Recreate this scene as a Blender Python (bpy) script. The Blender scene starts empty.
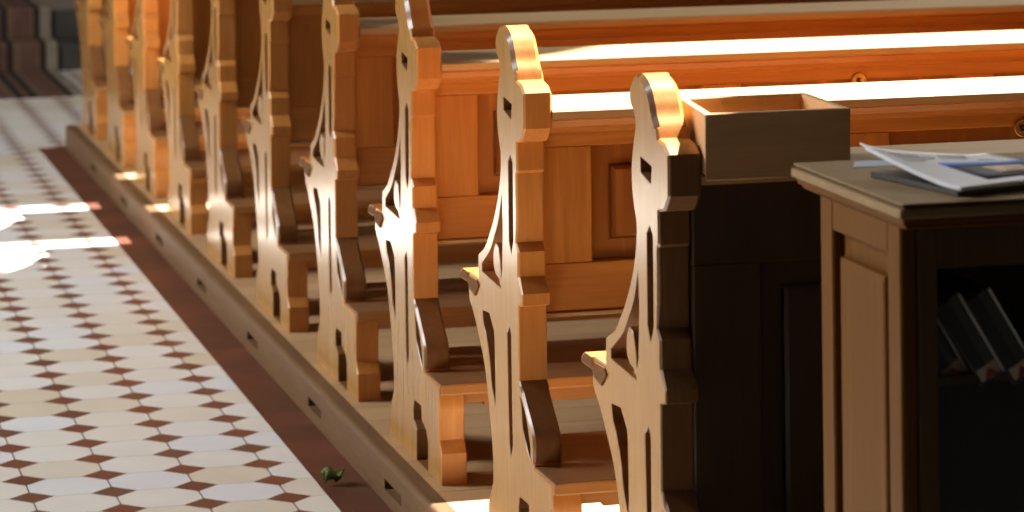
import bpy, bmesh, math, random
from mathutils import Vector, Matrix

random.seed(7)
S = bpy.context.scene
COL = S.collection

# ------------------------------------------------------------------ materials
def new_mat(name):
    m = bpy.data.materials.new(name)
    m.use_nodes = True
    nt = m.node_tree
    b = nt.nodes['Principled BSDF']
    return m, nt, b

def wood(name, dark, light, axis='z', rough=0.32, scale=1.0, coat=0.0, bump=0.05, fig=0.5, spec=0.5):
    """varnished wood with the grain running along one axis"""
    m, nt, b = new_mat(name)
    N, L = nt.nodes, nt.links
    tc = N.new('ShaderNodeTexCoord')
    info = N.new('ShaderNodeObjectInfo')
    off = N.new('ShaderNodeVectorMath'); off.operation = 'SCALE'
    off.inputs[0].default_value = (7.3, 3.1, 5.7)
    L.new(info.outputs['Random'], off.inputs['Scale'])
    add = N.new('ShaderNodeVectorMath'); add.operation = 'ADD'
    L.new(tc.outputs['Object'], add.inputs[0]); L.new(off.outputs[0], add.inputs[1])
    mp = N.new('ShaderNodeMapping')
    s = [14 * scale] * 3
    s['xyz'.index(axis)] = 1.0 * scale
    mp.inputs['Scale'].default_value = s
    L.new(add.outputs[0], mp.inputs['Vector'])
    n1 = N.new('ShaderNodeTexNoise'); n1.inputs['Scale'].default_value = 1.6
    n1.inputs['Detail'].default_value = 3; n1.inputs['Distortion'].default_value = 0.6
    L.new(mp.outputs[0], n1.inputs['Vector'])
    mul = N.new('ShaderNodeMath'); mul.operation = 'MULTIPLY'; mul.inputs[1].default_value = 9.0
    L.new(n1.outputs['Fac'], mul.inputs[0])
    sn = N.new('ShaderNodeMath'); sn.operation = 'SINE'; L.new(mul.outputs[0], sn.inputs[0])
    mr = N.new('ShaderNodeMapRange'); mr.inputs[1].default_value = -1; mr.inputs[2].default_value = 1
    L.new(sn.outputs[0], mr.inputs[0])
    n2 = N.new('ShaderNodeTexNoise'); n2.inputs['Scale'].default_value = 9
    n2.inputs['Detail'].default_value = 6
    L.new(mp.outputs[0], n2.inputs['Vector'])
    mx = N.new('ShaderNodeMix'); mx.data_type = 'FLOAT'; mx.inputs[0].default_value = 1 - fig
    L.new(mr.outputs[0], mx.inputs[2]); L.new(n2.outputs['Fac'], mx.inputs[3])
    cr = N.new('ShaderNodeValToRGB')
    cr.color_ramp.elements[0].position = 0.18; cr.color_ramp.elements[0].color = (*dark, 1)
    cr.color_ramp.elements[1].position = 0.82; cr.color_ramp.elements[1].color = (*light, 1)
    L.new(mx.outputs[0], cr.inputs[0])
    L.new(cr.outputs[0], b.inputs['Base Color'])
    b.inputs['Roughness'].default_value = rough
    b.inputs['Specular IOR Level'].default_value = spec
    b.inputs['Coat Weight'].default_value = coat
    b.inputs['Coat Roughness'].default_value = 0.18
    bp = N.new('ShaderNodeBump'); bp.inputs['Strength'].default_value = bump; bp.inputs['Distance'].default_value = 0.002
    L.new(n2.outputs['Fac'], bp.inputs['Height']); L.new(bp.outputs[0], b.inputs['Normal'])
    return m

def plain(name, col, rough=0.6, metal=0.0, noise=0.12, nscale=20, spec=0.5):
    m, nt, b = new_mat(name)
    N, L = nt.nodes, nt.links
    tc = N.new('ShaderNodeTexCoord')
    n = N.new('ShaderNodeTexNoise'); n.inputs['Scale'].default_value = nscale; n.inputs['Detail'].default_value = 4
    L.new(tc.outputs['Object'], n.inputs['Vector'])
    cr = N.new('ShaderNodeValToRGB')
    cr.color_ramp.elements[0].color = (*[c * (1 - noise) for c in col], 1)
    cr.color_ramp.elements[1].color = (*[min(1, c * (1 + noise)) for c in col], 1)
    cr.color_ramp.elements[0].position = .3; cr.color_ramp.elements[1].position = .7
    L.new(n.outputs['Fac'], cr.inputs[0]); L.new(cr.outputs[0], b.inputs['Base Color'])
    b.inputs['Roughness'].default_value = rough; b.inputs['Metallic'].default_value = metal
    b.inputs['Specular IOR Level'].default_value = spec
    return m

class G:
    """small helper to chain math nodes"""
    def __init__(s, nt): s.nt = nt
    def m(s, op, a, b=None, c=None):
        n = s.nt.nodes.new('ShaderNodeMath'); n.operation = op
        for i, v in enumerate((a, b, c)):
            if v is None: continue
            if isinstance(v, (int, float)): n.inputs[i].default_value = v
            else: s.nt.links.new(v, n.inputs[i])
        return n.outputs[0]
    def mix(s, f, a, b):
        n = s.nt.nodes.new('ShaderNodeMix'); n.data_type = 'RGBA'
        if isinstance(f, (int, float)): n.inputs[0].default_value = f
        else: s.nt.links.new(f, n.inputs[0])
        for i, v in ((6, a), (7, b)):
            if isinstance(v, tuple): n.inputs[i].default_value = (*v, 1)
            else: s.nt.links.new(v, n.inputs[i])
        return n.outputs[2]
    def ramp(s, f, els):
        n = s.nt.nodes.new('ShaderNodeValToRGB'); r = n.color_ramp
        while len(r.elements) < len(els): r.elements.new(.5)
        for e, (p, c) in zip(r.elements, els): e.position = p; e.color = (*c, 1)
        s.nt.links.new(f, n.inputs[0]); return n.outputs[0]

def tile_material():
    m, nt, b = new_mat('octagon_tiles')
    N, L = nt.nodes, nt.links; g = G(nt)
    tc = N.new('ShaderNodeTexCoord'); sp = N.new('ShaderNodeSeparateXYZ')
    L.new(tc.outputs['Object'], sp.inputs[0])
    PX, PY = .1795, .1650
    a = g.m('DIVIDE', g.m('ADD', sp.outputs[0], .787), PX)
    c = g.m('DIVIDE', g.m('SUBTRACT', sp.outputs[1], 6.904), PY)
    u = g.m('ABSOLUTE', g.m('MULTIPLY', g.m('SUBTRACT', g.m('FRACT', g.m('ADD', a, .5)), .5), PX))
    v = g.m('ABSOLUTE', g.m('MULTIPLY', g.m('SUBTRACT', g.m('FRACT', g.m('ADD', c, .5)), .5), PY))
    d = g.m('ADD', u, v)
    dia = g.m('LESS_THAN', d, .0495)
    cx = g.m('FLOOR', a); cy = g.m('FLOOR', c)
    cb = N.new('ShaderNodeCombineXYZ'); L.new(cx, cb.inputs[0]); L.new(cy, cb.inputs[1])
    wn = N.new('ShaderNodeTexWhiteNoise'); wn.noise_dimensions = '2D'; L.new(cb.outputs[0], wn.inputs['Vector'])
    oct_c = g.ramp(wn.outputs['Value'], [(0, (.66, .58, .45)), (.2, (.71, .66, .57)), (.45, (.74, .715, .66)), (.7, (.75, .74, .71)), (1, (.71, .73, .77))])
    cb2 = N.new('ShaderNodeCombineXYZ'); L.new(g.m('ROUND', a), cb2.inputs[0]); L.new(g.m('ROUND', c), cb2.inputs[1])
    wn2 = N.new('ShaderNodeTexWhiteNoise'); wn2.noise_dimensions = '2D'; L.new(cb2.outputs[0], wn2.inputs['Vector'])
    dia_c = g.ramp(wn2.outputs['Value'], [(0, (.155, .058, .035)), (.5, (.205, .066, .038)), (1, (.17, .078, .045))])
    n = N.new('ShaderNodeTexNoise'); n.inputs['Scale'].default_value = 9; n.inputs['Detail'].default_value = 5
    L.new(tc.outputs['Object'], n.inputs['Vector'])
    soil = g.m('ADD', g.m('MULTIPLY', n.outputs['Fac'], .16), .9)
    base = g.mix(dia, oct_c, dia_c)
    g1 = g.m('LESS_THAN', u, .0017); g2 = g.m('LESS_THAN', v, .0009)
    notd = g.m('SUBTRACT', 1, dia)
    gr = g.m('MULTIPLY', g.m('MAXIMUM', g1, g2), notd)
    ring = g.m('LESS_THAN', g.m('ABSOLUTE', g.m('SUBTRACT', d, .0495)), .0011)
    gr = g.m('MAXIMUM', gr, ring)
    base = g.mix(gr, base, (.12, .10, .085))
    hsv = N.new('ShaderNodeHueSaturation'); L.new(base, hsv.inputs['Color']); L.new(soil, hsv.inputs['Value'])
    L.new(hsv.outputs[0], b.inputs['Base Color'])
    b.inputs['Roughness'].default_value = .38
    bp = N.new('ShaderNodeBump'); bp.inputs['Strength'].default_value = .25; bp.inputs['Distance'].default_value = .001
    L.new(g.m('SUBTRACT', 1, gr), bp.inputs['Height']); L.new(bp.outputs[0], b.inputs['Normal'])
    return m

def border_material():
    m, nt, b = new_mat('red_border_tiles')
    N, L = nt.nodes, nt.links; g = G(nt)
    tc = N.new('ShaderNodeTexCoord'); sp = N.new('ShaderNodeSeparateXYZ'); L.new(tc.outputs['Object'], sp.inputs[0])
    c = g.m('DIVIDE', sp.outputs[1], .165)
    wn = N.new('ShaderNodeTexWhiteNoise'); wn.noise_dimensions = '1D'; L.new(g.m('FLOOR', c), wn.inputs['W'])
    col = g.ramp(wn.outputs['Value'], [(0, (.085, .034, .02)), (.5, (.115, .04, .023)), (1, (.14, .044, .026))])
    j = g.m('LESS_THAN', g.m('FRACT', c), .015)
    n = N.new('ShaderNodeTexNoise'); n.inputs['Scale'].default_value = 14; L.new(tc.outputs['Object'], n.inputs['Vector'])
    hsv = N.new('ShaderNodeHueSaturation'); L.new(g.mix(j, col, (.06, .045, .04)), hsv.inputs['Color'])
    L.new(g.m('ADD', g.m('MULTIPLY', n.outputs['Fac'], .5), .75), hsv.inputs['Value'])
    L.new(hsv.outputs[0], b.inputs['Base Color']); b.inputs['Roughness'].default_value = .45; b.inputs['Specular IOR Level'].default_value = .25
    return m

def board_floor_material():
    """planked pew platform, boards running along the pews"""
    m, nt, b = new_mat('platform_boards')
    N, L = nt.nodes, nt.links; g = G(nt)
    tc = N.new('ShaderNodeTexCoord'); sp = N.new('ShaderNodeSeparateXYZ'); L.new(tc.outputs['Object'], sp.inputs[0])
    c = g.m('DIVIDE', sp.outputs[1], .14)
    wn = N.new('ShaderNodeTexWhiteNoise'); wn.noise_dimensions = '1D'; L.new(g.m('FLOOR', c), wn.inputs['W'])
    mp = N.new('ShaderNodeMapping'); mp.inputs['Scale'].default_value = (1.5, 22, 1); L.new(tc.outputs['Object'], mp.inputs['Vector'])
    n = N.new('ShaderNodeTexNoise'); n.inputs['Scale'].default_value = 2.2; n.inputs['Detail'].default_value = 5
    L.new(mp.outputs[0], n.inputs['Vector'])
    f = g.m('ADD', g.m('MULTIPLY', wn.outputs['Value'], .35), g.m('MULTIPLY', n.outputs['Fac'], .65))
    col = g.ramp(f, [(.15, (.35, .21, .10)), (.85, (.50, .33, .17))])
    j = g.m('LESS_THAN', g.m('FRACT', c), .02)
    L.new(g.mix(j, col, (.08, .05, .03)), b.inputs['Base Color']); b.inputs['Roughness'].default_value = .5
    return m

def carpet_material():
    m, nt, b = new_mat('striped_carpet')
    N, L = nt.nodes, nt.links; g = G(nt)
    tc = N.new('ShaderNodeTexCoord'); sp = N.new('ShaderNodeSeparateXYZ'); L.new(tc.outputs['Object'], sp.inputs[0])
    f = g.m('ADD', g.m('DIVIDE', sp.outputs[0], 2.8), .5)       # 0..1 over the width
    fold = g.m('ABSOLUTE', g.m('SUBTRACT', f, .5))              # mirror: 0 centre, .5 edge
    dk, rd, bg, pl = (.03, .022, .018), (.11, .058, .045), (.125, .082, .052), (.20, .17, .13)
    n = N.new('ShaderNodeValToRGB'); r = n.color_ramp; r.interpolation = 'CONSTANT'
    els = [(0, rd), (.28, bg), (.33, rd), (.372, bg), (.386, dk), (.398, rd), (.409, dk), (.418, bg), (.432, rd), (.462, bg), (.468, dk), (.479, pl)]
    while len(r.elements) < len(els): r.elements.new(.5)
    for e, (p, c) in zip(r.elements, els): e.position = p; e.color = (*c, 1)
    L.new(fold, n.inputs[0])
    ns = N.new('ShaderNodeTexNoise'); ns.inputs['Scale'].default_value = 12; L.new(tc.outputs['Object'], ns.inputs['Vector'])
    hsv = N.new('ShaderNodeHueSaturation'); L.new(n.outputs[0], hsv.inputs['Color'])
    L.new(g.m('ADD', g.m('MULTIPLY', ns.outputs['Fac'], .6), .7), hsv.inputs['Value'])
    L.new(hsv.outputs[0], b.inputs['Base Color']); b.inputs['Roughness'].default_value = .95
    b.inputs['Specular IOR Level'].default_value = .1
    return m

D_, L_ = (.40, .148, .027), (.62, .265, .062)
M = dict(
    end=wood('varnished_oak_upright', (.325, .155, .036), (.45, .24, .064), 'z', rough=.22, fig=.3, coat=.33),
    end_edge=wood('stained_and_shaded_edge', (.17, .072, .024), (.26, .115, .038), 'z', rough=.28, fig=.3),  # cut-outs and chamfers; also carries the strut's shade as colour
    end_side=wood('bounce_lit_edge', (.48, .19, .040), (.66, .295, .078), 'z', rough=.32, fig=.35),  # edges brighter than the faces, warm bounce light put into the colour
    end_rear=wood('dark_upright', (.19, .088, .032), (.29, .14, .053), 'z', rough=.4, fig=.3),
    rail=wood('varnished_pine_lengthwise', D_, L_, 'x', rough=.34, fig=.45),
    stile=wood('varnished_pine_upright', D_, L_, 'z', rough=.34, fig=.45),
    field=wood('varnished_pine_figured', (.26, .085, .016), (.62, .255, .060), 'z', rough=.32, fig=.85, scale=.6),
    ledge=wood('pale_worn_ledge', (.46, .285, .125), (.60, .405, .21), 'x', rough=.36, fig=.3),
    kneel=wood('shaded_kneeler_board', (.16, .075, .03), (.26, .125, .05), 'x', rough=.42, fig=.35),  # top darker than its front edge, shade put into the colour
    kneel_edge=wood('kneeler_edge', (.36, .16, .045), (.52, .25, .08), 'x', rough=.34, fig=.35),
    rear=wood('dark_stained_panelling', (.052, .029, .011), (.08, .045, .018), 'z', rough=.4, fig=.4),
    curb=wood('worn_brown_beam', (.115, .062, .029), (.185, .105, .053), 'y', rough=.5, fig=.3, spec=.2),
    box=wood('raw_oak_box', (.60, .345, .15), (.76, .47, .23), 'x', rough=.6, fig=.3, scale=1.6),
    boxin=wood('raw_oak_box_glow', (.60, .32, .115), (.74, .42, .17), 'x', rough=.5, fig=.3, scale=1.6),  # more orange than the outside, the lit glow put into the colour
    desk=wood('desk_oak_upright', (.14, .055, .009), (.20, .083, .016), 'z', rough=.55, fig=.35, spec=.08),
    deskfront=wood('desk_oak_dark', (.11, .062, .026), (.16, .092, .04), 'z', rough=.5, fig=.3, spec=.15),
    desktop=wood('desk_top_oak', (.29, .19, .095), (.37, .255, .135), 'x', rough=.5, fig=.3, spec=.12),
    brass=plain('aged_brass', (.62, .42, .16), .35, 1.0),
    hole=plain('dark_hollow', (.02, .012, .008), .8),
    stone=plain('grey_step_stone', (.034, .030, .024), .6, nscale=6, noise=.25),
    chancel=plain('chancel_floor_stone', (.22, .18, .145), .5, nscale=5, noise=.2),
    plaster=plain('cream_plaster', (.48, .42, .34), .9, nscale=2, noise=.05),
    overhead=plain('dark_overhead_wood', (.03, .018, .01), .6, nscale=3),
    backwall=plain('brown_back_wall', (.17, .11, .065), .8, nscale=2),
    endgrain=plain('dark_end_grain', (.13, .06, .024), .85, nscale=60, spec=.1),
    black=plain('black_book_cloth', (.04, .04, .04), .34, nscale=60),
    boardblk=plain('black_board', (.012, .014, .014), .6, nscale=30),
    paper=plain('white_paper', (.89, .90, .95), .55, nscale=30, noise=.03),
    edgepaper=plain('page_edges', (.42, .38, .33), .8, nscale=90, noise=.25),
    bluepaper=plain('pale_blue_paper', (.45, .55, .62), .6, noise=.03),
    inkblue=plain('printed_blue', (.055, .19, .62), .5, noise=.1),
    inkdark=plain('printed_dark_blue', (.045, .055, .085), .5, nscale=50, noise=.6),
    inkskin=plain('printed_skin', (.62, .44, .36), .5, nscale=60, noise=.35),
    inkgrey=plain('printed_grey', (.50, .51, .57), .6, noise=.05),
    edgeglint=plain('painted_spine_highlight', (.85, .86, .9), .4, noise=.1),
    label=plain('cream_label', (.50, .45, .38), .6, noise=.1),
    labelred=plain('red_mark', (.26, .05, .035), .6, noise=.1),
    leaf=plain('green_leaf', (.10, .17, .05), .5, nscale=40, noise=.5),
    tile=tile_material(), border=border_material(), boards=board_floor_material(), carpet=carpet_material(),
)

# ------------------------------------------------------------------ mesh helpers
def box(bm, x0, x1, y0, y1, z0, z1, bev=.0025, seg=1, mi=0):
    t = bmesh.new()
    bmesh.ops.create_cube(t, size=1)
    for v in t.verts:
        v.co = Vector(((x0 + x1) / 2 + v.co.x * (x1 - x0), (y0 + y1) / 2 + v.co.y * (y1 - y0), (z0 + z1) / 2 + v.co.z * (z1 - z0)))
    if bev > 0:
        bmesh.ops.bevel(t, geom=t.edges[:], offset=bev, segments=seg, affect='EDGES', profile=.6)
    for f in t.faces: f.material_index = mi
    merge(bm, t)

def merge(bm, t):
    me = bpy.data.meshes.new('tmp'); t.to_mesh(me); t.free(); bm.from_mesh(me); bpy.data.meshes.remove(me)

def prism(bm, pts, axis, a, b, bev=0, mi=0):
    """closed polygon extruded along an axis; pts give the two other coordinates in order"""
    t = bmesh.new()
    def P(p, w):
        return {'x': (w, p[0], p[1]), 'y': (p[0], w, p[1]), 'z': (p[0], p[1], w)}[axis]
    va = [t.verts.new(P(p, a)) for p in pts]; vb = [t.verts.new(P(p, b)) for p in pts]
    n = len(pts)
    t.faces.new(va); t.faces.new(vb)
    for i in range(n):
        t.faces.new((va[i], va[(i + 1) % n], vb[(i + 1) % n], vb[i]))
    bmesh.ops.recalc_face_normals(t, faces=t.faces[:])
    if bev: bmesh.ops.bevel(t, geom=t.edges[:], offset=bev, segments=1, affect='EDGES')
    for f in t.faces: f.material_index = mi
    merge(bm, t)

def cyl(bm, c, axis, r, h, seg=20, r2=None, mi=0):
    t = bmesh.new()
    bmesh.ops.create_cone(t, cap_ends=True, segments=seg, radius1=r, radius2=r if r2 is None else r2, depth=h)
    R = {'x': Matrix.Rotation(math.pi / 2, 4, 'Y'), 'y': Matrix.Rotation(math.pi / 2, 4, 'X'), 'z': Matrix()}[axis]
    t.transform(Matrix.Translation(c) @ R)
    for f in t.faces: f.material_index = mi
    merge(bm, t)

def torus(bm, c, axis, R, r, a0=0, a1=2 * math.pi, n=24, k=8, mi=0):
    t = bmesh.new(); rings = []
    full = abs(a1 - a0 - 2 * math.pi) < 1e-6
    m = n if full else n + 1
    for i in range(m):
        a = a0 + (a1 - a0) * i / n; ring = []
        for j in range(k):
            b = 2 * math.pi * j / k; q = R + r * math.cos(b)
            p = (q * math.cos(a), r * math.sin(b), q * math.sin(a))     # ring lies in XZ, axis y
            if axis == 'z': p = (p[0], p[2], p[1])
            if axis == 'x': p = (p[1], p[0], p[2])
            ring.append(t.verts.new(Vector(c) + Vector(p)))
        rings.append(ring)
    for i in range(m if full else m - 1):
        A, B = rings[i], rings[(i + 1) % m]
        for j in range(k): t.faces.new((A[j], A[(j + 1) % k], B[(j + 1) % k], B[j]))
    if not full: t.faces.new(rings[0]); t.faces.new(rings[-1])
    bmesh.ops.recalc_face_normals(t, faces=t.faces[:])
    for f in t.faces: f.smooth = True; f.material_index = mi
    merge(bm, t)

def obj(name, bm, mats, parent=None, loc=None):
    me = bpy.data.meshes.new(name); bm.to_mesh(me); bm.free()
    for m in (mats if isinstance(mats, (list, tuple)) else [mats]): me.materials.append(m)
    return link(name, me, parent, loc)

def link(name, me, parent=None, loc=None):
    o = bpy.data.objects.new(name, me); COL.objects.link(o)
    if parent: o.parent = parent
    if loc: o.location = loc
    return o

def empty(name, loc, label, cat, group=None, rz=0):
    o = bpy.data.objects.new(name, None); COL.objects.link(o)
    o.empty_display_size = .1
    o.location = loc; o.rotation_euler = (0, 0, rz)
    return tag(o, label, cat, group)

def tag(o, label, cat, group=None):
    o['label'] = label; o['category'] = cat
    if group: o['group'] = group
    return o

def struct(o): o['kind'] = 'structure'; return o

def smooth_outline(pts, res=5):
    """pts: (y, z, corner?) -> Catmull-Rom between corners"""
    n = len(pts); out = []
    for i in range(n):
        p0, p1, p2, p3 = pts[i - 1], pts[i], pts[(i + 1) % n], pts[(i + 2) % n]
        out.append((p1[0], p1[1]))
        if p1[2] and p2[2]: continue
        a = p1 if p1[2] else p0
        d = p2 if p2[2] else p3
        for k in range(1, res):
            t = k / res
            q = []
            for c in (0, 1):
                m1 = (p2[c] - a[c]) * .5; m2 = (d[c] - p1[c]) * .5
                q.append((2 * t**3 - 3 * t * t + 1) * p1[c] + (t**3 - 2 * t * t + t) * m1 + (-2 * t**3 + 3 * t * t) * p2[c] + (t**3 - t * t) * m2)
            out.append(tuple(q))
    return out

def board_from_outlines(name, loops, thick, cham):
    """board in the YZ plane with holes; cham(loop, y, z) gives the edge chamfer; x runs 0..thick.
    material 0 = faces, 1 = outer edge, 2 = walls of the cut-outs"""
    bm = bmesh.new(); faces = ([], [])
    for li, lp in enumerate(loops):
        lp = [p for i, p in enumerate(lp) if (Vector(p) - Vector(lp[i - 1])).length > 1e-5]
        area = sum(lp[i - 1][0] * p[1] - p[0] * lp[i - 1][1] for i, p in enumerate(lp))
        if area < 0: lp = lp[::-1]
        n = len(lp); P = [Vector(p) for p in lp]; sg = 1 if li == 0 else -1
        rings = [[], [], [], []]
        for i in range(n):
            e1 = (P[i] - P[i - 1]).normalized(); e2 = (P[(i + 1) % n] - P[i]).normalized()
            n1, n2 = Vector((-e1.y, e1.x)), Vector((-e2.y, e2.x))
            k = (n1 + n2) / max(.35, 1 + n1.dot(n2)) * sg
            c = cham(li, P[i].x, P[i].y); q = P[i] + k * c
            for r, (x, p) in enumerate(((0, q), (c, P[i]), (thick - c, P[i]), (thick, q))):
                rings[r].append(bm.verts.new((x, p.x, p.y)))
        for r in range(3):
            for i in range(n):
                f = bm.faces.new((rings[r][i], rings[r][(i + 1) % n], rings[r + 1][(i + 1) % n], rings[r + 1][i]))
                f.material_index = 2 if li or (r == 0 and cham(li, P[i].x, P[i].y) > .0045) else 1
        for side, r in ((0, 0), (1, 3)):
            for i in range(n): faces[side].append(bm.edges.get((rings[r][i], rings[r][(i + 1) % n])))
    for side in (0, 1):
        bmesh.ops.triangle_fill(bm, use_beauty=True, use_dissolve=False, edges=faces[side])
    bmesh.ops.recalc_face_normals(bm, faces=bm.faces[:])
    for f in bm.faces: f.smooth = True
    me = bpy.data.meshes.new(name); bm.to_mesh(me); bm.free()
    me.set_sharp_from_angle(angle=math.radians(28))
    return me

# ------------------------------------------------------------------ pew end outline (y, z, corner)
C, s = 1, 0
OUT = [(-.305, 1.000, s), (-.275, .989, s), (-.256, .968, s), (-.258, .948, s), (-.277, .934, s), (-.287, .915, s),
       (-.277, .892, s), (-.262, .85, s), (-.262, .812, s), (-.273, .78, s), (-.285, .755, s), (-.283, .723, s), (-.268, .684, s),
       (-.247, .65, s), (-.221, .619, s), (-.187, .587, s), (-.149, .557, s), (-.097, .535, C), (-.096, .487, C), (-.018, .487, C),
       (-.013, .455, C), (-.021, .432, s), (-.05, .412, s), (-.073, .392, s), (-.106, .36, s), (-.133, .33, s), (-.155, .292, s),
       (-.170, .248, s), (-.187, .202, s), (-.197, .159, s), (-.198, .112, C), (-.176, .085, s), (-.160, .062, s), (-.156, .03, s), (-.155, 0, C),
       (-.652, 0, C), (-.654, .066, C), (-.634, .091, C), (-.634, .135, C), (-.640, .15, C), (-.640, .176, C), (-.634, .200, C), (-.505, .2035, C), (-.509, .25, s), (-.490, .276, s),
       (-.457, .302, s), (-.434, .322, s), (-.408, .346, C), (-.409, .384, C), (-.409, .484, C), (-.437, .491, C), (-.437, .512, C), (-.409, .54, C),
       (-.409, .586, C), (-.393, .602, C), (-.401, .644, C), (-.401, .732, C), (-.408, .738, C), (-.406, .79, C), (-.440, .797, C), (-.464, .822, C), (-.464, .888, C),
       (-.441, .902, C), (-.408, .907, C), (-.398, .925, s), (-.382, .943, s), (-.368, .965, s), (-.346, .987, s)]
HOLES = [
    [(-.360, .762, C), (-.344, .748, C), (-.343, .600, C), (-.359, .575, C), (-.376, .603, C), (-.377, .748, C)],
    [(-.292, .679, C), (-.264, .627, s), (-.228, .588, s), (-.195, .557, s), (-.128, .521, C), (-.127, .506, C), (-.277, .498, C),
     (-.262, .512, s), (-.240, .517, s), (-.223, .531, s), (-.222, .558, s), (-.240, .579, C), (-.260, .570, s), (-.274, .545, s), (-.279, .515, C), (-.288, .535, C), (-.296, .62, C)],
    [(-.128, .429, C), (-.137, .403, s), (-.159, .379, s), (-.182, .343, s), (-.195, .300, s), (-.222, .262, C), (-.224, .29, C), (-.221, .391, s), (-.208, .412, s), (-.181, .433, C)],
    [(-.340, .437, C), (-.322, .421, C), (-.326, .293, C), (-.330, .215, C), (-.341, .192, C), (-.355, .215, C), (-.352, .298, C), (-.352, .421, C)],
    [(-.414, .318, C), (-.424, .296, s), (-.433, .260, s), (-.482, .213, C), (-.484, .240, s), (-.458, .284, s), (-.436, .304, s)],
    [(-.403, .128, C), (-.392, .105, C), (-.396, .084, C), (-.424, .069, C), (-.421, .004, C), (-.529, .004, C), (-.532, .066, C), (-.515, .087, C), (-.473, .1, C), (-.469, .129, C)],
    [(-.313, .866, C), (-.314, .842, C), (-.369, .830, C), (-.375, .858, C)],
]
def end_chamfer(li, y, z):
    if li: return .0012
    if y < -.30 and z > .925: return .008                          # round the scroll
    if y < -.41 and .215 < z < .335: return .005                   # along the kneeler strut
    if y < -.40 and z > .53: return .004
    return .0025
END_ME = board_from_outlines('end_panel', [smooth_outline(OUT, 8)] + [smooth_outline(h, 5) for h in HOLES], .055, end_chamfer)
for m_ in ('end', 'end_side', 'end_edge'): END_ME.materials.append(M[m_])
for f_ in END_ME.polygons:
    if f_.material_index == 1 and -.52 < f_.center.y < -.40 and .212 < f_.center.z < .35: f_.material_index = 2  # strut edge darkened, its shade put into the colour

XE, XR = .055, 3.245                      # inner faces of the two ends
# ------------------------------------------------------------------ pew parts, built once
def panel_mesh(name, x0, x1, z0, z1, yf, raise_=.010, inset=.041, slope=.007):
    """recessed panel with a raised field facing -y"""
    bm = bmesh.new()
    t = bmesh.new()
    def ring(d, y): return [t.verts.new(p) for p in ((x0 + d, y, z0 + d), (x1 - d, y, z0 + d), (x1 - d, y, z1 - d), (x0 + d, y, z1 - d))]
    r = [ring(-.006, yf + .012), ring(-.006, yf), ring(inset - .004, yf), ring(inset - .003, yf + .004), ring(inset, yf + .004), ring(inset + .001, yf - raise_ * .55), ring(inset + slope, yf - raise_)]
    for a, b in zip(r, r[1:]):
        for i in range(4): t.faces.new((a[i], a[(i + 1) % 4], b[(i + 1) % 4], b[i]))
    t.faces.new(r[-1]); t.faces.new(r[0][::-1])
    bmesh.ops.recalc_face_normals(t, faces=t.faces[:])
    merge(bm, t)
    return bm

def to_me(name, bm, mats):
    me = bpy.data.meshes.new(name); bm.to_mesh(me); bm.free()
    for m in (mats if isinstance(mats, (list, tuple)) else [mats]): me.materials.append(m)
    return me

PW, ST, NP = .508, .092, 5
PITCH = PW + ST
def frame_mesh(yb, yf, z0, z1, rail_b, rail_t, first=.101):
    """stiles and rails; yb nearer the camera, yf further"""
    bm = bmesh.new()
    box(bm, XE, XR, yb, yf, z1 - rail_t, z1, .003)
    box(bm, XE, XR, yb, yf, z0, z0 + rail_b, .003)
    x = XE + .0
    w = first
    for k in range(NP + 1):
        if k == NP: w = XR - x
        box(bm, x, x + w, yb + .0003, yf, z0 + rail_b - .002, z1 - rail_t + .002, .003, mi=1)
        x += w + PW; w = ST
    return bm

FRAME = to_me('back_frame', frame_mesh(-.372, -.345, .462, .848, .094, .074), [M['rail'], M['stile']])
PANEL = [to_me('back_panel', panel_mesh('back_panel', XE + .101 + k * PITCH, XE + .101 + k * PITCH + PW, .556, .774, -.352, .016), M['field']) for k in range(NP)]
def ledge_mesh():
    bm = bmesh.new()
    prism(bm, [(-.466, .838), (-.466, .8515), (-.462, .8555), (-.272, .8605), (-.268, .8565), (-.268, .843)], 'x', XE, XR)
    return bm
LEDGE = to_me('book_ledge', ledge_mesh(), M['ledge'])
def mould_mesh():
    bm = bmesh.new()
    prism(bm, [(-.372, .800), (-.384, .804), (-.392, .814), (-.398, .826), (-.412, .830), (-.412, .8385), (-.372, .841)], 'x', XE, XR)
    return bm
MOULD = to_me('ledge_moulding', mould_mesh(), M['rail'])
def trim_mesh():
    bm = bmesh.new(); box(bm, XE, XR, -.378, -.345, .455, .4625, .001); return bm
TRIM = to_me('bottom_bead', trim_mesh(), M['ledge'])
def seat_mesh():
    bm = bmesh.new()
    prism(bm, [(-.345, .452), (-.345, .487), (-.019, .487), (-.0135, .452)], 'x', .030, XR + .02)
    prism(bm, [(-.0185, .466), (-.0185, .487), (.026, .487), (.033, .485), (.0505, .474), (.0515, .469), (.047, .466)], 'x', -.002, XR + .057)
    # darker end grain of the nose and of its tenon, on the aisle face
    prism(bm, [(-.016, .4675), (-.016, .4855), (.025, .4855), (.048, .4735), (.0485, .4695), (.045, .4675)], 'x', -.0028, -.0015, mi=1)
    prism(bm, [(-.020, .468), (-.036, .482), (-.092, .483), (-.108, .474), (-.076, .449), (-.034, .455)], 'x', -.0035, .004, .001, mi=1)
    return bm
SEAT = to_me('seat', seat_mesh(), [M['rail'], M['endgrain']])
def kneel_mesh():
    bm = bmesh.new()
    box(bm, .0025, XR + .0525, -.644, -.5, .184, .2075, .004, 2)
    box(bm, XE, XR, -.502, -.255, .184, .2075, .002, 1)
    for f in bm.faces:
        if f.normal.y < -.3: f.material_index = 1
    return bm
KNEEL = to_me('kneeler', kneel_mesh(), [M['kneel'], M['kneel_edge']])
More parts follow.
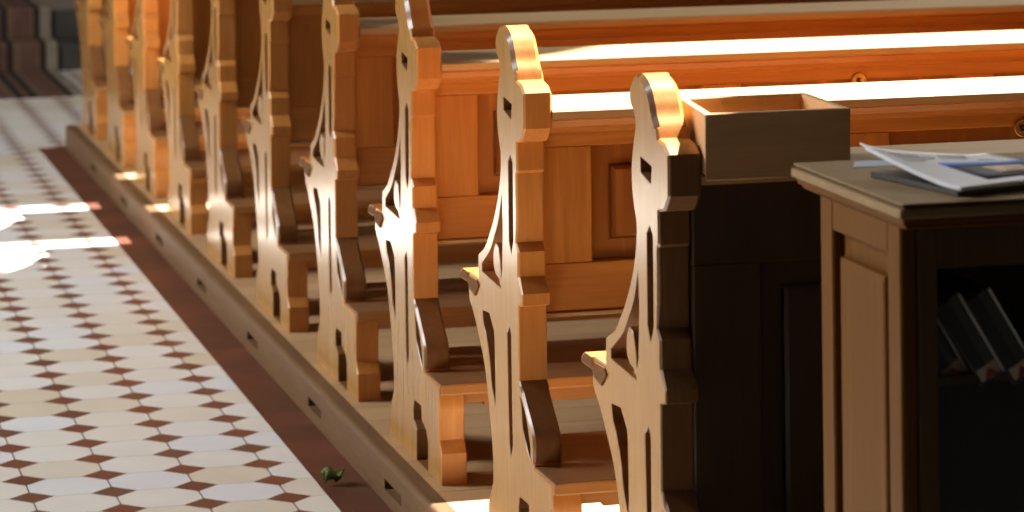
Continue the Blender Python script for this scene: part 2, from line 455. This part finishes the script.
def krail_mesh():
    bm = bmesh.new()
    pts = [(XE, .184), (XE, .160)] + [(XE + .10 + .06 * t, .160 - .0 + .024 * (t ** 2)) for t in (0, .25, .5, .75, 1)]
    prism(bm, [(XE, .184), (XE, .164), (XE + .12, .164), (XE + .18, .168), (XE + .24, .178), (XE + .28, .184)], 'y', -.628, -.600)
    box(bm, XE + .05, XR, -.60, -.58, .150, .184, .002)
    return bm
KRAIL = to_me('kneeler_bracket', krail_mesh(), M['kneel_edge'])
def hook_mesh():
    bm = bmesh.new()
    cyl(bm, (0, -.0015, 0), 'y', .0165, .003, 28)
    torus(bm, (0, -.003, 0), 'y', .0155, .0022, n=28)
    cyl(bm, (0, -.0022, 0), 'y', .0065, .0036, 20, mi=1)
    cyl(bm, (0, -.010, .002), 'y', .0028, .016, 12, mi=0)
    return bm
HOOK = to_me('brass_hook', hook_mesh(), [M['brass'], M['hole']])
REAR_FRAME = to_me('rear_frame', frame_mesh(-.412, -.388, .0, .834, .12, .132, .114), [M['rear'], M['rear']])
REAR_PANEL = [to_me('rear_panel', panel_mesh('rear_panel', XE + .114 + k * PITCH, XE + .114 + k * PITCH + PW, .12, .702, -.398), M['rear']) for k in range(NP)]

PEW_Y = [5.2, 6.1, 7.0, 7.86, 8.75, 9.62, 10.45, 11.25, 12.05, 12.87]
PEW_LABEL = [
    'nearest wooden pew, with a pale open box on its ledge and a dark panelled back',
    'second pew from the camera, whose raised back panels show left of the open box',
    'third pew from the camera, its scroll-topped end just left of the second pew end',
    'fourth pew from the camera, end reaching the top edge of the photo',
    'fifth pew from the camera, its aisle end gleaming white near the floor',
    'sixth pew from the camera, gleaming aisle end, counted along the aisle',
    'seventh pew from the camera, beside the floor where sunlight falls nearest on the platform',
    'eighth pew from the camera, glowing orange edge, third from the far end',
    'ninth pew from the camera, second from the far end of the row',
    'farthest pew, at the end of the platform by the chancel steps',
]
END_REAR = END_ME.copy(); END_REAR.name = 'end_panel_rear'; END_REAR.materials.append(M['end_side']); END_REAR.materials[1] = M['end_rear']  # nearest pew: edge darker below the scroll
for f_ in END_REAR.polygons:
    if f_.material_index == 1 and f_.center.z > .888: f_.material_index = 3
for i, (y0, lab) in enumerate(zip(PEW_Y, PEW_LABEL)):
    p = empty('pew', (0, y0, 0), lab, 'pew', 'pews along the aisle')
    link('end_panel', END_ME if i else END_REAR, p)
    link('end_panel', END_ME if i else END_REAR, p, (XR, 0, 0))
    link('back_frame', FRAME, p)
    for me in PANEL: link('back_panel', me, p)
    link('book_ledge', LEDGE, p)
    link('ledge_moulding', MOULD, p)
    link('bottom_bead', TRIM, p)
    link('seat', SEAT, p)
    if i == 0:
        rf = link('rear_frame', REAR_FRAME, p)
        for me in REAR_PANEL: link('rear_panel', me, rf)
    else:
        k = link('kneeler', KNEEL, p)
        link('kneeler_bracket', KRAIL, k)
        for hx in ((.52, 1.01, 1.50, 1.99, 2.48)):
            link('brass_hook', HOOK, p, (hx + (.022 if i < 3 else 0), -.372, .771))

# ------------------------------------------------------------------ setting
def quad_floor(name, x0, x1, y0, y1, z, mat, t=.05):
    bm = bmesh.new(); box(bm, x0, x1, y0, y1, z - t, z, 0)
    return struct(obj(name, bm, mat))
ZF = -.096
quad_floor('floor', -6, 4.5, -5, 15.8, ZF, M['tile'], .1)
bm = bmesh.new(); box(bm, -.165, -.058, 3.0, 12.80, ZF - .001, ZF + .0015, 0)
struct(obj('trim_1', bm, M['border']))
quad_floor('pew_platform', -.020, 4.4, 4.45, 12.76, 0, M['boards'], .094)
# curb beam with slots cut in its face
def curb_mesh():
    bm = bmesh.new()
    def P(x, y, z): return bm.verts.new((x, y, z))
    y0, y1, xf, zb, zt = 4.45, 12.76, -.060, ZF, .0
    slots = []
    y = 4.80
    while y < 12.5: slots.append((y, y + .165)); y += .905 / 1.0
    slots = [(6.47 + k * .88 - .005, 6.47 + k * .88 + .16) for k in range(-2, 8) if 6.47 + k * .88 + .16 < 12.7]
    sz0, sz1 = -.066, -.043
    # face built as strips around each slot
    cur = y0
    def quad(a, b, c, d): bm.faces.new((P(*a), P(*b), P(*c), P(*d)))
    for (a, b) in slots:
        quad((xf, cur, zb), (xf, cur, zt - .012), (xf, a, zt - .012), (xf, a, zb))
        quad((xf, a, zb), (xf, a, sz0), (xf, b, sz0), (xf, b, zb))
        quad((xf, a, sz1), (xf, a, zt - .012), (xf, b, zt - .012), (xf, b, sz1))
        x2 = xf + .035
        quad((xf, a, sz0), (xf, a, sz1), (x2, a, sz1), (x2, a, sz0))
        quad((xf, b, sz0), (xf, b, sz1), (x2, b, sz1), (x2, b, sz0))
        quad((xf, a, sz0), (x2, a, sz0), (x2, b, sz0), (xf, b, sz0))
        quad((xf, a, sz1), (x2, a, sz1), (x2, b, sz1), (xf, b, sz1))
        quad((x2, a, sz0), (x2, a, sz1), (x2, b, sz1), (x2, b, sz0))
        cur = b
    quad((xf, cur, zb), (xf, cur, zt - .012), (xf, y1, zt - .012), (xf, y1, zb))
    prev = (xf, zt - .012)
    for k in range(1, 6):
        a = k / 5 * math.pi / 2
        nx = (xf + .012 - .012 * math.cos(a), zt - .012 + .012 * math.sin(a))
        quad((prev[0], y0, prev[1]), (nx[0], y0, nx[1]), (nx[0], y1, nx[1]), (prev[0], y1, prev[1])); prev = nx
    quad((prev[0], y0, zt), (-.020, y0, zt), (-.020, y1, zt), (prev[0], y1, zt))
    quad((-.020, y0, zt), (-.020, y0, zb), (-.020, y1, zb), (-.020, y1, zt))
    quad((xf, y0, zb), (-.020, y0, zb), (-.020, y1, zb), (xf, y1, zb))
    for yy in (y0, y1):
        vs = [P(xf, yy, zb), P(xf, yy, zt - .012), P(xf + .0035, yy, zt - .0035), P(xf + .012, yy, zt), P(-.020, yy, zt), P(-.020, yy, zb)]
        bm.faces.new(vs)
    bmesh.ops.remove_doubles(bm, verts=bm.verts[:], dist=1e-6)
    bmesh.ops.recalc_face_normals(bm, faces=bm.faces[:])
    return bm
struct(obj('trim_2', curb_mesh(), M['curb']))

# chancel steps, and the striped carpet running up over them
bm = bmesh.new()
box(bm, -6, 4.5, 15.80, 26, ZF - .1, .034, .01, 2)
struct(obj('chancel_step', bm, M['stone']))
bm = bmesh.new()
box(bm, -6, 4.5, 16.10, 26, .030, .180, .01, 2)
struct(obj('chancel_step', bm, M['stone']))
quad_floor('chancel_floor', -6, 4.5, 16.14, 26, .183, M['chancel'], .004)
bm = bmesh.new()
prof = [(14.62, ZF), (15.785, ZF), (15.785, .037), (16.085, .037), (16.085, .185), (19.5, .185)]
prof2 = [(14.62, ZF + .012), (15.772, ZF + .012), (15.772, .038), (15.784, .049), (16.072, .049), (16.072, .187), (16.084, .198), (19.5, .198)]
t = bmesh.new()
loop = prof + prof2[::-1]
va = [t.verts.new((-1.4, y - 15, z)) for y, z in loop]; vb = [t.verts.new((1.4, y - 15, z)) for y, z in loop]
n = len(loop)
t.faces.new(va); t.faces.new(vb)
for i in range(n): t.faces.new((va[i], va[(i + 1) % n], vb[(i + 1) % n], vb[i]))
bmesh.ops.recalc_face_normals(t, faces=t.faces[:]); merge(bm, t)
tag(obj('carpet_runner', bm, M['carpet'], loc=(-1.165, 15, 0)), 'dark striped red carpet runner laid up over the chancel steps', 'carpet')

# ------------------------------------------------------------------ sun, room shell with right-wall openings shaped to place the sun patches
SD = Vector((-.70, -.38, -1.0)).normalized()      # direction sunlight travels
XW, XL, ZC = 4.5, -6.0, 10.5
def wall_with_openings(name, x, loops, y0, y1, z0, z1, mat):
    me = board_from_outlines(name, [[(y0, z0), (y1, z0), (y1, z1), (y0, z1)]] + loops, .10, lambda *a: .002)
    for _ in range(3): me.materials.append(mat)
    return struct(link(name, me, None, (x, 0, 0)))
def on_wall(x, y, z):
    t = (XW - x) / -SD.x
    return (y - SD.y * t, z - SD.z * t)
near = [on_wall(x, y, .86) for x, y in ((2.0, 5.42), (2.0, 7.15), (.9, 7.1), (.55, 6.88), (.25, 6.62), (-.1, 6.42), (-.3, 5.95), (-.36, 5.4), (-.30, 4.9), (-.24, 4.62), (.0, 4.66), (.10, 5.00), (.5, 5.26), (.9, 5.40))]  # opening traced back along the sun from the wanted lit area
far = [[on_wall(x, y, ZF) for x, y in ((1.0, 9.74), (1.0, 11.45), (-1.6, 11.35), (-2.2, 10.5), (-1.6, 9.72))]]
wall_with_openings('wall_right', XW, [near] + far, -5, 26, -.2, ZC, M['plaster'])
def lancet(yc, w, z0, z1):
    h = w / 2
    return [(yc - h, z0), (yc + h, z0), (yc + h, z1 - w)] + [(yc + h * math.cos(a), z1 - w + w * math.sin(a)) for a in (.4, .8, 1.2)] + [(yc, z1)] + [(yc - h * math.cos(a), z1 - w + w * math.sin(a)) for a in (1.2, .8, .4)] + [(yc - h, z1 - w)]
LW = [8.5, 10.6]
wall_with_openings('wall_left', XL - .1, [lancet(y, 1.5, 2.2, 7.4) for y in LW], -5, 26, -.2, ZC, M['plaster'])
bm = bmesh.new(); box(bm, XL, XW, 26, 26.1, -.2, ZC, 0); struct(obj('wall_front', bm, M['plaster']))
bm = bmesh.new(); box(bm, XL, XW, -5.1, -5, -.2, ZC, 0); struct(obj('wall_back', bm, M['backwall']))
bm = bmesh.new(); box(bm, XL, XW, -5, 26, ZC, ZC + .1, 0); struct(obj('ceiling', bm, M['overhead']))
bm = bmesh.new(); box(bm, XL, XW, -5, 3.2, 3.3, 3.5, 0); struct(obj('rear_shade_slab', bm, M['overhead']))  # unseen slab added to keep light off the rear
quad_floor('pew_platform', XL, -2.7, -5, 12.76, 0, M['rear'], .094)  # unseen dark platform added to cut bounce from the left
quad_floor('dark_bounce_floor', -2.7, 4.5, -5, 3.0, ZF + .003, M['stone'], .003)  # unseen dark floor added to cut bounce behind the camera

def area(name, loc, rot, sx, sy, power, col):
    l = bpy.data.lights.new(name, 'AREA'); l.shape = 'RECTANGLE'; l.size = sx; l.size_y = sy
    l.energy = power; l.color = col
    o = bpy.data.objects.new(name, l); COL.objects.link(o); o.location = loc; o.rotation_euler = rot
    return o
for y, e in zip(LW, (660, 300)):       # daylight through the left windows
    area('daylight_left', (XL + .06, y, 4.6), (0, -math.pi / 2, 0), 4.6, 1.4, e, (.99, .98, .97))
for y in (10.5, 13.5):   # daylight through the right windows
    area('daylight_right', (XW - .06, y, 6.0), (0, math.pi / 2, 0), 3.6, 1.6, 45, (1.0, .97, .92))
sun = bpy.data.lights.new('sun', 'SUN'); sun.energy = 37; sun.angle = .009; sun.color = (1, .97, .92)
so = bpy.data.objects.new('sun', sun); COL.objects.link(so)
so.rotation_euler = SD.to_track_quat('-Z', 'Y').to_euler(); so.location = (8, 8, 14)
w = bpy.data.worlds.new('world'); S.world = w; w.use_nodes = True
w.node_tree.nodes['Background'].inputs[0].default_value = (.95, .93, .90, 1)
w.node_tree.nodes['Background'].inputs[1].default_value = .5

# ------------------------------------------------------------------ open wooden box on the nearest ledge
def open_box():
    r = empty('open_box', (.19, 4.721, .8553), 'pale open-topped wooden box standing on the ledge of the nearest pew', 'box')
    zb, zt, th = .0, .0965, .012
    outer = [(-.1335, 0), (.1085, -.002), (.100, .187), (-.1175, .188)]
    # tilted to lie on the ledge: built straight, floor board plus four walls
    def inset(poly, d):
        c = Vector((sum(p[0] for p in poly) / 4, sum(p[1] for p in poly) / 4)); out = []
        n = len(poly)
        for i in range(n):
            p0, p1, p2 = Vector(poly[i - 1]), Vector(poly[i]), Vector(poly[(i + 1) % n])
            n1 = Vector((-(p1 - p0).y, (p1 - p0).x)).normalized(); n2 = Vector((-(p2 - p1).y, (p2 - p1).x)).normalized()
            k = (n1 + n2); k = k / (1 + n1.dot(n2)); out.append(tuple(p1 + k * d))
        return out
    inn = inset(outer, th)
    names = ['front_board', 'side_board', 'back_board', 'side_board']
    for i in range(4):
        a, b, c, d = outer[i], outer[(i + 1) % 4], inn[(i + 1) % 4], inn[i]
        bm = bmesh.new(); prism(bm, [a, b, c, d], 'z', zb if i else -.009, zt, .0012)
        obj(names[i], bm, M['box'] if i == 0 else M['boxin'] if i == 2 else M['box'], r)
    bm = bmesh.new(); prism(bm, inset(outer, th + .0002), 'z', zb, zb + .008)
    obj('bottom_board', bm, M['boxin'], r)
    for tx in (-.045, .025):
        bm = bmesh.new()
        cyl(bm, (tx, .1735, zt - .010), 'y', .0028, .003, 12)
        obj('screw', bm, M['brass'], r)
    r.rotation_euler = (math.radians(1.51), 0, 0)
    return r
open_box()

# ------------------------------------------------------------------ book counter
def counter():
    x0, x1, y0, y1, zt = .073, .78, 3.93, 4.366, .92
    r = empty('book_counter', (x0, y0, ZF), 'brown wooden counter with a panelled side, holding magazines and dark books', 'counter')
    o = lambda n, bm, m, p=r: obj(n, bm, m, p, (-x0, -y0, -ZF) if p is r else None)
    bm = bmesh.new(); box(bm, x0 + .004, x1, y0 + .004, y1, zt - .004, zt, .0015)
    o('top', bm, M['desktop'])
    bm = bmesh.new()
    box(bm, x0 + .008, x1, y0 + .008, y1 - .002, zt - .007, zt - .004, 0, mi=1)
    box(bm, x0, x1, y0, y1, zt - .0205, zt - .0065, .0045, 3)
    box(bm, x0 + .007, x1, y0 + .007, y1 - .007, zt - .030, zt - .0205, .003, 2, mi=2)
    box(bm, x0 + .013, x1, y0 + .013, y1 - .013, zt - .036, zt - .030, .002, 1, mi=2)
    o('top_moulding', bm, [M['desktop'], M['hole'], M['desk']])
    xs, ya, yb = x0 + .020, 3.983, 4.296
    zb = ZF
    bm = bmesh.new()
    box(bm, xs, xs + .024, ya, ya + .049, zb, .884, .003)
    box(bm, xs, xs + .024, yb - .050, yb, zb, .884, .003)
    fr = o('side_frame', bm, M['desk'])
    bm = bmesh.new()
    box(bm, xs + .0004, xs + .024, ya + .047, yb - .048, .838, .884, .003)
    obj('side_rail', bm, M['desk'], fr)
    bm = bmesh.new(); box(bm, xs + .0004, xs + .024, ya + .047, yb - .048, zb, zb + .09, .003)
    obj('side_rail', bm, M['desk'], fr)
    # raised side panel facing -x
    t = bmesh.new()
    Y0, Y1, Z0, Z1 = ya + .049, yb - .050, zb + .09, .838
    def ring(d, x): e = d * 1.75; return [t.verts.new(p) for p in ((x, Y0 + d, Z0 + e), (x, Y1 - d, Z0 + e), (x, Y1 - d, Z1 - e), (x, Y0 + d, Z1 - e))]
    rr = [ring(-.002, xs + .022), ring(-.002, xs + .016), ring(.019, xs + .016), ring(.020, xs + .005), ring(.024, xs + .003)]
    for a, b in zip(rr, rr[1:]):
        for i in range(4): t.faces.new((a[i], a[(i + 1) % 4], b[(i + 1) % 4], b[i]))
    t.faces.new(rr[-1]); t.faces.new(rr[0][::-1])
    bmesh.ops.recalc_face_normals(t, faces=t.faces[:])
    bm = bmesh.new(); merge(bm, t); obj('side_panel', bm, M['desk'], fr)
    # front: stile, apron, black board below the shelf, shelf, back, right side
    bm = bmesh.new(); box(bm, xs + .0241, x0 + .068 + .004, ya - .003, ya + .03, zb, .884, .002)
    o('front_stile', bm, M['deskfront'])
    bm = bmesh.new(); box(bm, x0 + .072, x1 - .04, ya + .004, ya + .03, .822, .884, .002)
    o('apron', bm, M['deskfront'])
    bm = bmesh.new(); box(bm, x0 + .0722, x1 - .04, ya + .012, ya + .03, zb, .664, .002)
    o('lower_front', bm, M['boardblk'])
    bm = bmesh.new(); box(bm, x0 + .0722, x1 - .04, ya + .002, yb - .025, .664, .676, .001)
    o('shelf', bm, M['rear'])
    bm = bmesh.new(); box(bm, xs + .0241, x1 - .04, yb - .024, yb - .004, zb, .884, .001)
    o('back_board', bm, M['rear'])
    bm = bmesh.new(); box(bm, x1 - .04, x1 - .012, ya, yb, zb, .884, .002)
    o('side_board', bm, M['desk'])
    return r
counter()

# leaning hymn books on the shelf of the counter
def book(loc, lean, label, h=.148, th=.0385, d=.19):
    """closed book, spine towards -y, leaning over to the left; origin at its lower right spine corner"""
    r = empty('hymn_book', loc, label, 'book', 'dark books in the counter')
    R = Matrix.Rotation(-lean, 4, 'Y')
    def part(name, bm, m, p=r):
        bm.transform(R); return obj(name, bm, m, p)
    bm = bmesh.new()
    box(bm, -th, -th + .003, 0, d, 0, h, .001)                 # boards and spine
    box(bm, -.003, 0, 0, d, 0, h, .0012)
    prism(bm, [(-th, .004), (-th + .003, .0), (-th / 2, -.003), (-.003, .0), (0, .004)], 'z', 0, h)
    part('cover', bm, M['black'])
    bm = bmesh.new(); box(bm, -th + .0031, -.0031, .0045, d - .006, .004, h - .004, 0)
    part('page_block', bm, M['edgepaper'])
    bm = bmesh.new(); prism(bm, [(-.0024, -.0013), (.0008, -.0008), (.0008, .003), (-.0024, .003)], 'z', .002, h - .002)  # thin pale strip, a highlight on the spine corner put into colour
    part('spine_highlight', bm, M['edgeglint'])
    bm = bmesh.new()
    zs0, zs1 = .006, .024
    prism(bm, [(-th + .0035, -.0006), (-th / 2, -.0036), (-.0035, -.0006), (-.0035, -.0001), (-th / 2, -.0031), (-th + .0035, -.0001)], 'z', zs0, zs1)
    lb = part('spine_label', bm, M['label'])
    bm = bmesh.new()
    prism(bm, [(-th + .008, zs0 + .001), (-.008, zs0 + .001), (-th / 2, zs1 - .003)], 'y', -.0043, -.0037)
    part('label_mark', bm, M['labelred'], lb)
    return r
LEAN = math.radians(31)
BX, BY, BZ = .2415, 3.985, .6775
step = .0405 / math.cos(LEAN)
labs = ['leftmost dark hymn book leaning on the counter shelf, half hidden by the side',
        'second dark hymn book from the left on the counter shelf, leaning',
        'third dark hymn book from the left on the counter shelf',
        'fourth dark hymn book from the left on the counter shelf']
for k in range(3):
    book((BX + (k - 1) * step + .002, BY + [.012, 0, -.001][k], BZ), LEAN, labs[k], h=[.112, .130, .136][k])

# ------------------------------------------------------------------ papers on the counter
def page_pt(u, v, lift=0):
    A = Vector((.171, 3.958)); U = Vector((.952, .305)); V = Vector((-.200, .980)) 
    p = A + U * u + V * v
    return p
def sheet(name, us, vs, zf, thick, mat, label=None, cat=None, parent=None, z0=.92):
    """curled stack of sheets over a grid, zf(u,v) gives the height of the top"""
    t = bmesh.new(); n, k = len(us), len(vs)
    top = [[None] * k for _ in us]; bot = [[None] * k for _ in us]
    for i, u in enumerate(us):
        for j, v in enumerate(vs):
            p = page_pt(u, v); z = zf(u, v)
            top[i][j] = t.verts.new((p.x, p.y, z0 + z)); bot[i][j] = t.verts.new((p.x, p.y, z0 + z - thick))
    for i in range(n - 1):
        for j in range(k - 1):
            t.faces.new((top[i][j], top[i + 1][j], top[i + 1][j + 1], top[i][j + 1]))
            t.faces.new((bot[i][j], bot[i][j + 1], bot[i + 1][j + 1], bot[i + 1][j]))
    for i in range(n - 1):
        for j in (0, k - 1): t.faces.new((top[i][j], top[i + 1][j], bot[i + 1][j], bot[i][j]))
    for j in range(k - 1):
        for i in (0, n - 1): t.faces.new((top[i][j], top[i][j + 1], bot[i][j + 1], bot[i][j]))
    bmesh.ops.recalc_face_normals(t, faces=t.faces[:])
    for f in t.faces: f.smooth = abs(f.normal.z) > .5
    bm = bmesh.new(); merge(bm, t)
    o = obj(name, bm, mat, parent)
    if label: tag(o, label, cat)
    return o
lin = lambda a, b, n: [a + (b - a) * i / (n - 1) for i in range(n)]
def curl(u, v, base, amp):
    e = max(0., 1 - u / .20) ; f = max(0., (v - .03) / .21)
    return base + amp * (.7 * e + .3 * e ** 6) * min(1.2, f) ** 1.3
W_, H_ = .235, .252
zA = lambda u, v: curl(u, v, .0142, .031)
zB = lambda u, v: curl(u, v, .0112, .030)
mg = sheet('magazine', lin(0, W_, 18), lin(0, H_, 18), zA, .0026, M['paper'], 'white printed magazine with a blue-topped photo, lying topmost on the counter', 'magazine')
def ink(name, u0, u1, v0, v1, mat, lift=.0004, n=8, k=4):
    return sheet(name, lin(u0, u1, n), lin(v0, v1, k), lambda u, v: zA(u, v) + lift, .0003, mat, parent=mg)
ph = ink('cover_photo', .078, .235, .040, .160, M['inkdark'])
ink('photo_sky', .078, .235, .135, .163, M['inkblue'], .0008)
ink('photo_figures', .130, .200, .070, .125, M['inkskin'], .0009)
for (u0, u1, v) in ((.03, .08, .215), (.03, .10, .200), (.12, .17, .220), (.11, .16, .200), (.17, .20, .185), (.03, .07, .180)):
    ink('printed_heading', u0, u1, v, v + .006, M['inkgrey'], .0006, 6, 2)
sheet('magazine', lin(.004, W_ - .002, 14), lin(.006, H_ - .008, 14), zB, .0022, M['paper'], 'white magazine lying second from the top, under the one with the photo', 'magazine')
def folder():
    bm = bmesh.new()
    pts = [tuple(page_pt(u, v)) for u, v in ((.004, .012), (W_ + .05, .012), (W_ + .05, H_ - .02), (.004, H_ - .02))]
    prism(bm, pts, 'z', .9206, .9286, .0015)
    return tag(obj('ring_folder', bm, M['black']), 'black folder lying flat under the white magazines on the counter', 'folder')
folder()
bm = bmesh.new()
prism(bm, [(.140, 4.285), (.34, 4.29), (.34, 4.345), (.165, 4.345)], 'z', .9202, .9209)
tag(obj('leaflet', bm, M['bluepaper']), 'pale blue leaflet sticking out behind the magazines on the counter', 'leaflet')

# ------------------------------------------------------------------ fallen leaf on the border
def leaf():
    bm = bmesh.new()
    n = 9; rows = []
    for i in range(n):
        t = i / (n - 1); w = .026 * math.sin(math.pi * (t * .92 + .04)) ** .7
        w *= 1 + .25 * math.sin(t * 19)
        x = (t - .5) * .052
        rows.append([bm.verts.new((x, w * k + .004 * math.sin(t * 9), .004 + .020 * abs(k) ** 1.3 + .014 * math.sin(t * 5 + k * 2) ** 2)) for k in (-1, -.5, 0, .5, 1)])
    for a, b in zip(rows, rows[1:]):
        for j in range(4): bm.faces.new((a[j], b[j], b[j + 1], a[j + 1]))
    for f in bm.faces: f.smooth = True
    o = obj('leaf', bm, M['leaf'], None, (-.135, 6.82, ZF + .001)); o.rotation_euler = (0, 0, .5)
    so_ = o.modifiers.new('solid', 'SOLIDIFY'); so_.thickness = .0008; so_.offset = 1
    tag(o, 'small crumpled green leaf fallen on the red border tiles beside the platform', 'leaf')
leaf()

# ------------------------------------------------------------------ camera (calibrated from the photograph's vanishing points)
F = 3150.0
A = math.atan(810 / F); R = math.atan(.0115)
f0 = Vector((math.sin(A), math.cos(A), 0)); r0 = Vector((math.cos(A), -math.sin(A), 0)); up = Vector((0, 0, 1))
xr = r0 * math.cos(R) - up * math.sin(R)
yu = r0 * math.sin(R) + up * math.cos(R)
cam = bpy.data.cameras.new('camera'); co = bpy.data.objects.new('camera', cam); COL.objects.link(co)
mw = Matrix((xr, yu, -f0)).transposed().to_4x4(); mw.translation = (-1.463, 0, 1.550)
co.matrix_world = mw
cam.sensor_fit = 'HORIZONTAL'; cam.sensor_width = 36; cam.lens = F / 1024 * 36
cam.shift_x = 0; cam.shift_y = -(256 + 264.3) / 1024
cam.clip_start = .1; cam.clip_end = 100
cam.dof.use_dof = True; cam.dof.focus_distance = 5.75; cam.dof.aperture_fstop = 6.0
S.camera = co

S.view_settings.view_transform = 'Standard'; S.view_settings.look = 'None'
S.view_settings.gamma = 1; S.view_settings.exposure = -0.07
try: S.view_settings.use_curve_mapping = False
except Exception: pass
S.cycles.use_denoising = True
S.cycles.max_bounces = 10; S.cycles.diffuse_bounces = 6; S.cycles.glossy_bounces = 4
S.cycles.sample_clamp_indirect = 6
S.cycles.caustics_reflective = False; S.cycles.caustics_refractive = False
